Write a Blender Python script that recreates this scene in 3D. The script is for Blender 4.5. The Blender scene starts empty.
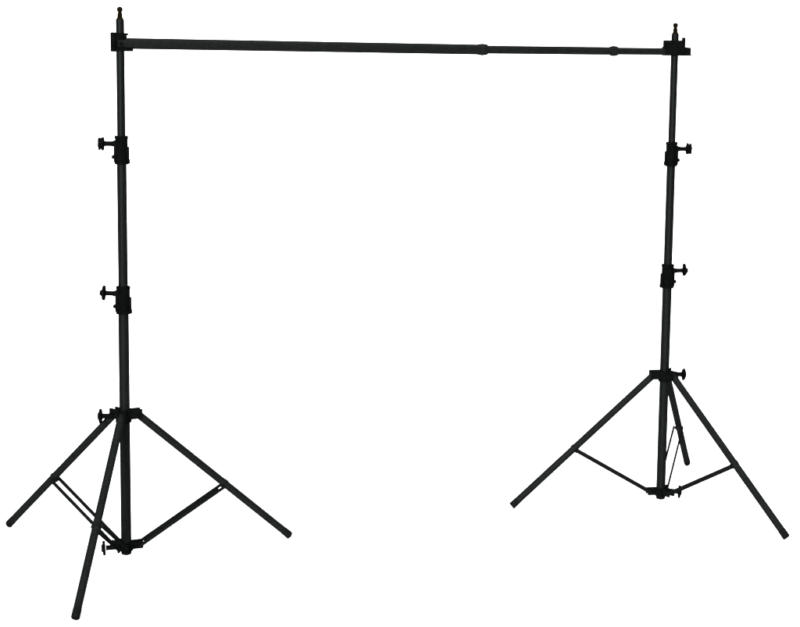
import bpy, bmesh, math, random
from mathutils import Vector, Matrix
random.seed(7)
scene = bpy.context.scene
C = scene.collection
V = Vector
PI = math.pi

# ------------------------------------------------------------------ camera frame
YAW, PITCH, ROLL = 0.36749, 0.1697, 0.01144
CAM = V((-1.9589, -4.96266, 1.67089))
fwd = V((math.sin(YAW) * math.cos(PITCH), math.cos(YAW) * math.cos(PITCH), -math.sin(PITCH)))
rgt = V((math.cos(YAW), -math.sin(YAW), 0))
up = rgt.cross(fwd)
r2 = math.cos(ROLL) * rgt + math.sin(ROLL) * up
u2 = -math.sin(ROLL) * rgt + math.cos(ROLL) * up
cd = bpy.data.cameras.new('camera')
cam = bpy.data.objects.new('camera', cd)
C.objects.link(cam)
M = Matrix((r2, u2, -fwd)).transposed().to_4x4()
M.translation = CAM
cam.matrix_world = M
cd.sensor_fit = 'HORIZONTAL'
cd.sensor_width = 36.0
cd.lens = 1581.4 / 800 * 36
cd.clip_start = 0.05
cd.clip_end = 200
scene.camera = cam
GZ = -0.0095            # floor level: the lower rim of every foot rests on it

# ------------------------------------------------------------------ materials
def mat(name, col, rough, spec, metallic=0.0, var=0.15, scale=60, bump=0.0):
    m = bpy.data.materials.new(name)
    m.use_nodes = True
    nt = m.node_tree
    b = nt.nodes['Principled BSDF']
    b.inputs['Roughness'].default_value = rough
    b.inputs['Specular IOR Level'].default_value = spec
    b.inputs['Metallic'].default_value = metallic
    tc = nt.nodes.new('ShaderNodeTexCoord')
    n = nt.nodes.new('ShaderNodeTexNoise')
    n.inputs['Scale'].default_value = scale
    n.inputs['Detail'].default_value = 6
    nt.links.new(tc.outputs['Object'], n.inputs['Vector'])
    r = nt.nodes.new('ShaderNodeValToRGB')
    r.color_ramp.elements[0].position = 0.3
    r.color_ramp.elements[1].position = 0.7
    r.color_ramp.elements[0].color = [c * (1 - var) for c in col] + [1]
    r.color_ramp.elements[1].color = [c * (1 + var) for c in col] + [1]
    nt.links.new(n.outputs['Fac'], r.inputs['Fac'])
    nt.links.new(r.outputs['Color'], b.inputs['Base Color'])
    if bump:
        bp = nt.nodes.new('ShaderNodeBump')
        bp.inputs['Strength'].default_value = bump
        bp.inputs['Distance'].default_value = 0.0005
        n2 = nt.nodes.new('ShaderNodeTexNoise')
        n2.inputs['Scale'].default_value = 900
        nt.links.new(tc.outputs['Object'], n2.inputs['Vector'])
        nt.links.new(n2.outputs['Fac'], bp.inputs['Height'])
        nt.links.new(bp.outputs['Normal'], b.inputs['Normal'])
    return m

def coat(m, gcol, rough):
    """satin powder coat: the matte pigment plus a weak broad sheen"""
    nt = m.node_tree
    b = nt.nodes['Principled BSDF']
    out = [n for n in nt.nodes if n.type == 'OUTPUT_MATERIAL'][0]
    g = nt.nodes.new('ShaderNodeBsdfAnisotropic')
    g.distribution = 'GGX'
    g.inputs['Color'].default_value = (*gcol, 1)
    g.inputs['Roughness'].default_value = rough
    if b.inputs['Normal'].links:
        nt.links.new(b.inputs['Normal'].links[0].from_socket, g.inputs['Normal'])
    a = nt.nodes.new('ShaderNodeAddShader')
    nt.links.new(b.outputs[0], a.inputs[0])
    nt.links.new(g.outputs[0], a.inputs[1])
    nt.links.new(a.outputs[0], out.inputs['Surface'])
    return m

TUBE = mat('black_coated_aluminium', (0.0017, 0.0019, 0.0019), 0.5, 0.0, var=0.3, scale=90, bump=0.3)
coat(TUBE, (0.0023, 0.0026, 0.0026), 0.48)
LEGM = mat('black_coated_leg_tube', (0.0029, 0.0032, 0.0032), 0.5, 0.0, var=0.3, scale=90, bump=0.3)
coat(LEGM, (0.0016, 0.0018, 0.0018), 0.55)
CAST = mat('black_moulded_plastic', (0.0010, 0.0011, 0.0011), 0.6, 0.0, var=0.3, scale=80)
coat(CAST, (0.0003, 0.0003, 0.0003), 0.4)
LUGM = mat('black_cast_metal', (0.0016, 0.0018, 0.0018), 0.6, 0.0, var=0.3, scale=80)
STEEL = mat('black_steel_strip', (0.0020, 0.0022, 0.0022), 0.5, 0.0, var=0.2, scale=70)
coat(STEEL, (0.0010, 0.0011, 0.0011), 0.5)
RUB = mat('black_rubber', (0.0030, 0.0031, 0.0031), 0.8, 0.0, var=0.3, scale=100)
BRASS = mat('blackened_brass', (0.0026, 0.0021, 0.0009), 0.45, 0.0, var=0.5, scale=120)
WHITE = mat('white_studio_paper', (0.88, 0.88, 0.88), 0.95, 0.0, var=0.01, scale=3)

# ------------------------------------------------------------------ mesh helpers
def frame(d):
    d = d.normalized()
    a = V((0, 0, 1)) if abs(d.z) < 0.95 else V((0, 1, 0))
    x = d.cross(a).normalized()
    return x, x.cross(d).normalized(), d        # sideways, up-ish, along

def lathe(bm, p, d, prof, seg=32):
    """prof: list of (distance along d, radius); closed at both ends."""
    x, y, z = frame(d)
    rings = []
    for s, r in prof:
        rings.append([bm.verts.new(p + z * s + (x * math.cos(t) + y * math.sin(t)) * r)
                      for t in (2 * PI * k / seg for k in range(seg))])
    for a, b in zip(rings, rings[1:]):
        for k in range(seg):
            bm.faces.new((a[k], a[(k + 1) % seg], b[(k + 1) % seg], b[k]))
    bm.faces.new(rings[0][::-1])
    bm.faces.new(rings[-1])

def rod(bm, a, b, r, r1=None, ch=0.0015, seg=32):
    r1 = r if r1 is None else r1
    L = (b - a).length
    ch = min(ch, r * 0.5, L * 0.3)
    lathe(bm, a, b - a, [(0, r - ch), (ch, r), (L - ch, r1), (L, r1 - ch)], seg)

def box(bm, c, x, y, z, sx, sy, sz, bev=0.002):
    """box centred at c, axes x y z (unit), full sizes."""
    t = bmesh.new()
    bmesh.ops.create_cube(t, size=1)
    bev = min(bev, min(sx, sy, sz) * 0.3)
    for v in t.verts:
        v.co = V((v.co.x * sx, v.co.y * sy, v.co.z * sz))
    bmesh.ops.bevel(t, geom=t.edges[:], offset=bev, segments=2, affect='EDGES', profile=0.5)
    mp = {}
    for v in t.verts:
        mp[v] = bm.verts.new(c + x * v.co.x + y * v.co.y + z * v.co.z)
    for f in t.faces:
        bm.faces.new([mp[v] for v in f.verts])
    t.free()

def star(bm, p, d, r_out, r_in, th, lobes, rot=0.0):
    """lobed disc of a hand knob, axis d, starting at p, thickness th."""
    x, y, z = frame(d)
    seg = lobes * 12
    def ring(s, k):
        out = []
        for i in range(seg):
            t = 2 * PI * i / seg
            w = 0.5 + 0.5 * math.cos(lobes * (t + rot))
            r = (r_in + (r_out - r_in) * w ** 0.7) * k
            out.append(bm.verts.new(p + z * s + (x * math.cos(t) + y * math.sin(t)) * r))
        return out
    R = [ring(0, .84), ring(th * .2, 1), ring(th * .8, 1), ring(th, .84)]
    for a, b in zip(R, R[1:]):
        for k in range(seg):
            bm.faces.new((a[k], a[(k + 1) % seg], b[(k + 1) % seg], b[k]))
    bm.faces.new(R[0][::-1])
    bm.faces.new(R[-1])

def obj(name, bm, m, parent=None, loc=None):
    bmesh.ops.recalc_face_normals(bm, faces=bm.faces[:])
    me = bpy.data.meshes.new(name)
    o = bpy.data.objects.new(name, me)
    bm.to_mesh(me)
    bm.free()
    for p in me.polygons:
        p.use_smooth = True
    me.set_sharp_from_angle(angle=math.radians(38))
    me.materials.append(m)
    C.objects.link(o)
    if parent:
        o.parent = parent
    if loc is not None:
        o.location = loc
    return o

def thing(name, loc, label, cat, group=None):
    o = bpy.data.objects.new(name, None)
    o.empty_display_size = 0.1
    C.objects.link(o)
    o.location = loc
    o['label'] = label
    o['category'] = cat
    if group:
        o['group'] = group
    return o

# ------------------------------------------------------------------ tripod stand
LEG, STRUT, TF = 0.7004, 0.33643, 0.55705
RH, RC = 0.047, 0.046

def knob(parent, p, d, reach, kind, rot=0.0, scale=1.0):
    """hand screw: boss, shaft and lobed head, starting at p on the collar's surface."""
    bm = bmesh.new()
    s = scale
    lathe(bm, p - d * 0.004, d, [(0, .0090 * s), (.011, .0090 * s), (.0130, .0085 * s), (.0140, .0078 * s), (reach - .006, .0078 * s),
                                 (reach - .003, .0085 * s), (reach, .0085 * s)], 20)
    if kind == 'double':
        star(bm, p + d * (reach - .005), d, .0225 * s, .018 * s, .0085, 5, rot)
        lathe(bm, p + d * (reach + .0015), d, [(0, .0175 * s), (.006, .0175 * s)], 20)
        star(bm, p + d * (reach + .0065), d, .0215 * s, .016 * s, .0065, 5, rot)
    elif kind == 'star':
        star(bm, p + d * (reach - .004), d, .0262 * s, .013 * s, .0110, 3, rot)
        lathe(bm, p + d * (reach + .004), d, [(0, .010 * s), (.007, .0095 * s), (.010, .006 * s)], 20)
    else:
        star(bm, p + d * (reach - .003), d, .0230 * s, .019 * s, .0095, 4, rot)
        star(bm, p + d * (reach + .005), d, .0120 * s, .010 * s, .0055, 4, rot)
    return obj('knob', bm, CAST, parent)

def collar(root, P, ax, dknob, kind, rot, rlow, s):
    """telescoping clamp collar centred at P."""
    h = .089 * s
    bm = bmesh.new()
    ro = rlow + .0045
    lathe(bm, P - ax * h / 2, ax, [(0, ro + .001), (.001, ro + .0025), (.010, ro + .0025), (.012, ro), (h - .010, ro),
                                   (h - .008, ro + .0015), (h - .001, ro + .0015), (h, ro)], 36)
    side = ax.cross(dknob).normalized()
    # clamping cheeks and bolt boss on the knob's side
    box(bm, P + dknob * (ro - .002) + ax * .0 - ax * .004, dknob, side, ax, .012, .020, h * .78, .002)
    box(bm, P - dknob * (ro - .0005) - ax * .014, dknob, side, ax, .009, .018, h * .55, .002)
    # slanted toe at the foot of the far side
    box(bm, P - dknob * (ro + .002) - ax * (h / 2 - .009), dknob, side, ax, .008, .016, .014, .002)
    c = obj('collar', bm, CAST, root)
    knob(c, P + dknob * (ro + .002) + ax * .0195 * s, dknob, .0375 * s, kind, rot, s)
    b = bmesh.new()
    lathe(b, P + dknob * (ro + .001) - ax * .022 * s, dknob, [(0, .0065), (.007, .0065), (.010, .0045), (.0105, .002)], 18)
    obj('bolt', b, CAST, c)
    return c

def hub_ring(root, name, P, ax, dirs, r_tube, reach, h, lugh, drop):
    bm = bmesh.new()
    ro = r_tube + .0055
    lathe(bm, P - ax * (h / 2 + drop), ax, [(0, ro - .004), (.003, ro), (drop, ro), (drop + .002, ro + .003),
                                            (drop + h - .003, ro + .003), (drop + h, ro)], 36)
    for u in dirs:
        side = ax.cross(u).normalized()
        for s in (-1, 1):                     # a fork of two cheeks takes each leg
            box(bm, P + u * (r_tube + (reach - r_tube) / 2 + .002) + side * s * .0125, u, side, ax,
                reach - r_tube + .012, .007, lugh, .002)
        box(bm, P + u * (r_tube + (reach - r_tube) * .35), u, side, ax, (reach - r_tube) * .8, .0185, lugh * .86, .002)
        a = P + u * (reach + .001)
        lathe(bm, a - side * .0195, side, [(0, .003), (.0012, .0045), (.0378, .0045), (.039, .003)], 14)
    return obj(name, bm, LUGM, root)

def make_stand(bx, tx, ty, R, a, z1, z2, zb, zt, kdir, label, turn, kinds, sc, hk, bk, web=False):
    root = thing('tripod_stand', (bx, 0, GZ), label, 'stand', 'tripod stands holding up the crossbar')
    ax = V((tx, ty, 1)).normalized()
    A = lambda z: V((tx * z, ty * z, z - GZ))       # point on the pole's axis, local
    zh = math.sqrt(LEG ** 2 - (R - RH) ** 2)
    rj = RH + TF * (R - RH)
    zj = zh * (1 - TF)
    zc = zj - math.sqrt(STRUT ** 2 - (rj - RC) ** 2)
    az = [a + k * 2 * PI / 3 for k in range(3)]
    dirs = [V((math.cos(t), math.sin(t), 0)) for t in az]
    # telescoping pole
    for lo, hi, r in ((zc - .018, z1, .0168), (z1, z2, .0152), (z2, zt - .038, .0130)):
        bm = bmesh.new()
        rod(bm, A(lo), A(hi), r, ch=.0012, seg=40)
        obj('tube', bm, TUBE, root)
    bm = bmesh.new()
    lathe(bm, A(zc - .030), ax, [(0, .014), (.002, .0165), (.011, .0178), (.0115, .0150)], 30)
    obj('end_plug', bm, RUB, root)
    bm = bmesh.new()
    s0 = zt - .0395
    lathe(bm, A(s0), ax, [(0, .0125), (.005, .0100), (.007, .0082), (.019, .0078), (.0205, .0062), (.0245, .0062),
                          (.026, .0084), (.033, .0092), (.0372, .0076), (.040, .0035)], 24)
    obj('spigot', bm, BRASS, root)
    k = kdir.normalized()
    collar(root, A(z2), ax, k, kinds[0], turn[0], .0152, sc)
    collar(root, A(z1), ax, (k + V((0, 0, .04))).normalized(), kinds[1], turn[1], .0168, sc)
    # hub with three forks, a lock screw
    hub = hub_ring(root, 'hub', A(zh + .006), ax, dirs, .0168, RH, .030, .032, .012)
    kh = (k + V((0, 0, -.02))).normalized()
    knob(hub, A(zh + hk[0]) + kh * .024, kh, hk[1], 'flat', .4, 1.05)
    bc = hub_ring(root, 'brace_collar', A(zc), ax, dirs, .0168, RC, .022, .024, .008)
    kb = (k + V((0, -.15, -.05))).normalized()
    knob(bc, A(zc + bk[0]) + kb * .024, kb, bk[1], 'flat', .1, 1.08)
    # legs
    for u in dirs:
        top = A(zh) + u * RH
        foot = V((u.x * (R + .007), u.y * (R + .007), -GZ))
        side = V((0, 0, 1)).cross(u).normalized()
        d = (foot - top).normalized()
        nrm = side.cross(d).normalized()
        if nrm.z < 0: nrm = -nrm
        bm = bmesh.new()
        rod(bm, top - d * .012, foot - d * .020, .0127, seg=32)
        leg = obj('leg', bm, LEGM, root)
        bm = bmesh.new()
        lathe(bm, foot - d * .032, d, [(0, .0128), (.001, .0133), (.029, .0134), (.032, .0118)], 28)
        obj('foot_cap', bm, RUB, leg)
        J = V((u.x * rj + tx * zj, u.y * rj + ty * zj, zj - GZ))
        bm = bmesh.new()                       # strap round the leg that takes the brace
        box(bm, J + nrm * .0130, d, side, nrm, .015, .012, .008, .002)
        box(bm, J - nrm * .0108, d, side, nrm, .018, .024, .008, .002)
        lathe(bm, J - nrm * .010 - side * .0198, side, [(0, .002), (.001, .0036), (.0386, .0036), (.0396, .002)], 14)
        obj('bracket', bm, LEGM, leg)
        # brace: a pair of flat strips straddling the leg
        a0 = A(zc) + u * RC
        a1 = J - nrm * .010
        bd = (a1 - a0).normalized()
        bn = side.cross(bd).normalized()
        bm = bmesh.new()
        for s in (-1, 1):
            box(bm, (a0 + a1) / 2 + side * s * .0170, bd, side, bn, (a1 - a0).length + .012, .0054, (.0085 if u is dirs[1] else .0100) if web and u is not dirs[0] else .0130, .001)
        if web and u is dirs[2]:              # this one shows as a closed channel
            box(bm, (a0 + a1) / 2, bd, side, bn, (a1 - a0).length - .030, .0325, .0060, .001)
        obj('brace', bm, STEEL, root)
    return root

left = rgt * -1
make_stand(-1.0, .00604, -.0015, .56501, 2.16014, .85163, 1.32856, 1.662, 1.7705, left + fwd * -.05,
           'nearer black tripod stand on the left whose knobs point left',
           (.3, 1.2), ('double', 'star'), 1.0, (.001, .052), (-.003, .046), web=True)
make_stand(1.0, -.00692, .00442, .56326, 2.94833, .84467, 1.28725, 1.6556, 1.7505, rgt,
           'farther black tripod stand on the right whose knobs point right',
           (.9, .2), ('double', 'star'), 0.97, (.008, .045), (.003, .043))

# ------------------------------------------------------------------ crossbar
P0 = V((-1 + .00604 * 1.659, -.0015 * 1.659, 1.6590))
P1 = V((1 - .00692 * 1.651, .00442 * 1.651, 1.6505))
bar = thing('crossbar', P0, 'long black telescoping crossbar spanning the tops of the two tripod stands', 'crossbar')
D = P1 - P0
Ld = D.length
D = D.normalized()
Z = V((0, 0, 1))
S = D.cross(Z).normalized()
Zb = S.cross(D).normalized()
O = V((0, 0, 0))
def proj(P):
    v = P - CAM
    z = v.dot(fwd)
    return 400 + 1581.4 * v.dot(r2) / z
def s_at(px):
    lo, hi = 0, Ld
    for _ in range(50):
        m = (lo + hi) / 2
        if proj(P0 + D * m) < px: lo = m
        else: hi = m
    return lo
sA, sB = s_at(482), s_at(613.5)
sag = lambda s: -Zb * .003 * math.sin(PI * s / Ld)
for a, b, r in ((-.010, sA, .0171), (sA, sB, .0137), (sB, Ld + .012, .0123)):
    bm = bmesh.new()
    rod(bm, O + D * a + sag(a), O + D * b + sag(b), r, seg=40)
    obj('bar_tube', bm, LEGM, bar)
for s, r, w in ((sA, .0200, .034), (sB, .0180, .028)):
    bm = bmesh.new()
    lathe(bm, D * (s - w * .45) + sag(s), D, [(0, r - .0030), (.002, r - .0012), (w * .30, r - .0012), (w * .34, r - .0002),
                                       (w * .62, r - .0002), (w * .66, r - .0012), (w - .003, r - .0014), (w, r - .0032)], 32)
    obj('locking_ring', bm, LEGM, bar)
# left end bracket: block clamped round the pole, with a lip top and bottom
def bracket_left():
    bm = bmesh.new()
    box(bm, O - D * .002 + Zb * .004, D, S, Zb, .030, .0275, .056, .003)
    box(bm, O - D * .0215 + Zb * .004, D, S, Zb, .013, .034, .060, .003)
    box(bm, O + D * .020 - Zb * .0195, D, S, Zb, .036, .028, .010, .002)
    box(bm, O + D * .0165 + Zb * .0285, D, S, Zb, .016, .020, .007, .002)
    box(bm, O + D * .015 + Zb * .021, D, S, Zb, .008, .026, .012, .002)
    e = obj('end_bracket', bm, CAST, bar)
    b = bmesh.new()
    lathe(b, S * .013 + D * .000 - Zb * .001, S, [(0, .006), (.0045, .006), (.006, .004)], 20)
    obj('bolt', b, LUGM, e)
bracket_left()
def bracket_right():
    e0 = D * Ld
    bm = bmesh.new()
    box(bm, e0 + D * .000 + Zb * .001, D, S, Zb, .088, .036, .031, .003)
    box(bm, e0 + D * .050 + Zb * .0025, D, S, Zb, .020, .030, .025, .004)
    box(bm, e0 - D * .006 + Zb * .0265, D, S, Zb, .066, .036, .026, .003)
    box(bm, e0 + D * .054 - Zb * .0115, D, S, Zb, .024, .014, .005, .001)
    e = obj('end_bracket', bm, LUGM, bar)
    b = bmesh.new()
    rod(b, e0 + D * .020 + Zb * .026, e0 + D * .034 + Zb * .026, .0045)
    box(b, e0 + D * .035 + Zb * .030, D, S, Zb, .009, .014, .040, .002)
    obj('wing_screw', b, CAST, e)
bracket_right()

# ------------------------------------------------------------------ setting: white paper sweep
def sheet(name, pts, x0, x1):
    bm = bmesh.new()
    a = [bm.verts.new((x0, y, z)) for y, z in pts]
    b = [bm.verts.new((x1, y, z)) for y, z in pts]
    for i in range(len(pts) - 1):
        bm.faces.new((a[i], b[i], b[i + 1], a[i + 1]))
    o = obj(name, bm, WHITE)
    o['kind'] = 'structure'
    return o
sheet('floor', [(-9, GZ), (4, GZ)], -14, 16)
sweep = [(4, GZ)] + [(4 + 2 * math.sin(t), GZ + 2 - 2 * math.cos(t)) for t in (PI / 2 * k / 16 for k in range(1, 17))] + [(6, 9)]
sheet('backdrop', sweep, -14, 16)

# ------------------------------------------------------------------ light: white studio
w = bpy.data.worlds.new('World')
scene.world = w
w.use_nodes = True
w.node_tree.nodes['Background'].inputs['Color'].default_value = (1, 1, 1, 1)
w.node_tree.nodes['Background'].inputs['Strength'].default_value = 0.14
def area(name, loc, target, size, power):
    l = bpy.data.lights.new(name, 'AREA')
    l.shape = 'SQUARE'
    l.size = size
    l.energy = power
    o = bpy.data.objects.new(name, l)
    C.objects.link(o)
    o.location = loc
    o.rotation_euler = (V(target) - V(loc)).to_track_quat('-Z', 'Y').to_euler()
    return o
area('front_softbox', (-9.5, -15.5, 5.0), (0, 0, 0.9), 3.0, 11500)
area('overhead_softbox', (0.5, -0.5, 6.8), (0.5, -0.5, 0), 8.0, 1300)
area('background_lamp', (1.6, 1.2, 6.2), (1.6, 6, 1.6), 5.0, 330)
scene.view_settings.view_transform = 'Standard'
scene.view_settings.look = 'None'
scene.view_settings.exposure = 0
scene.view_settings.gamma = 1
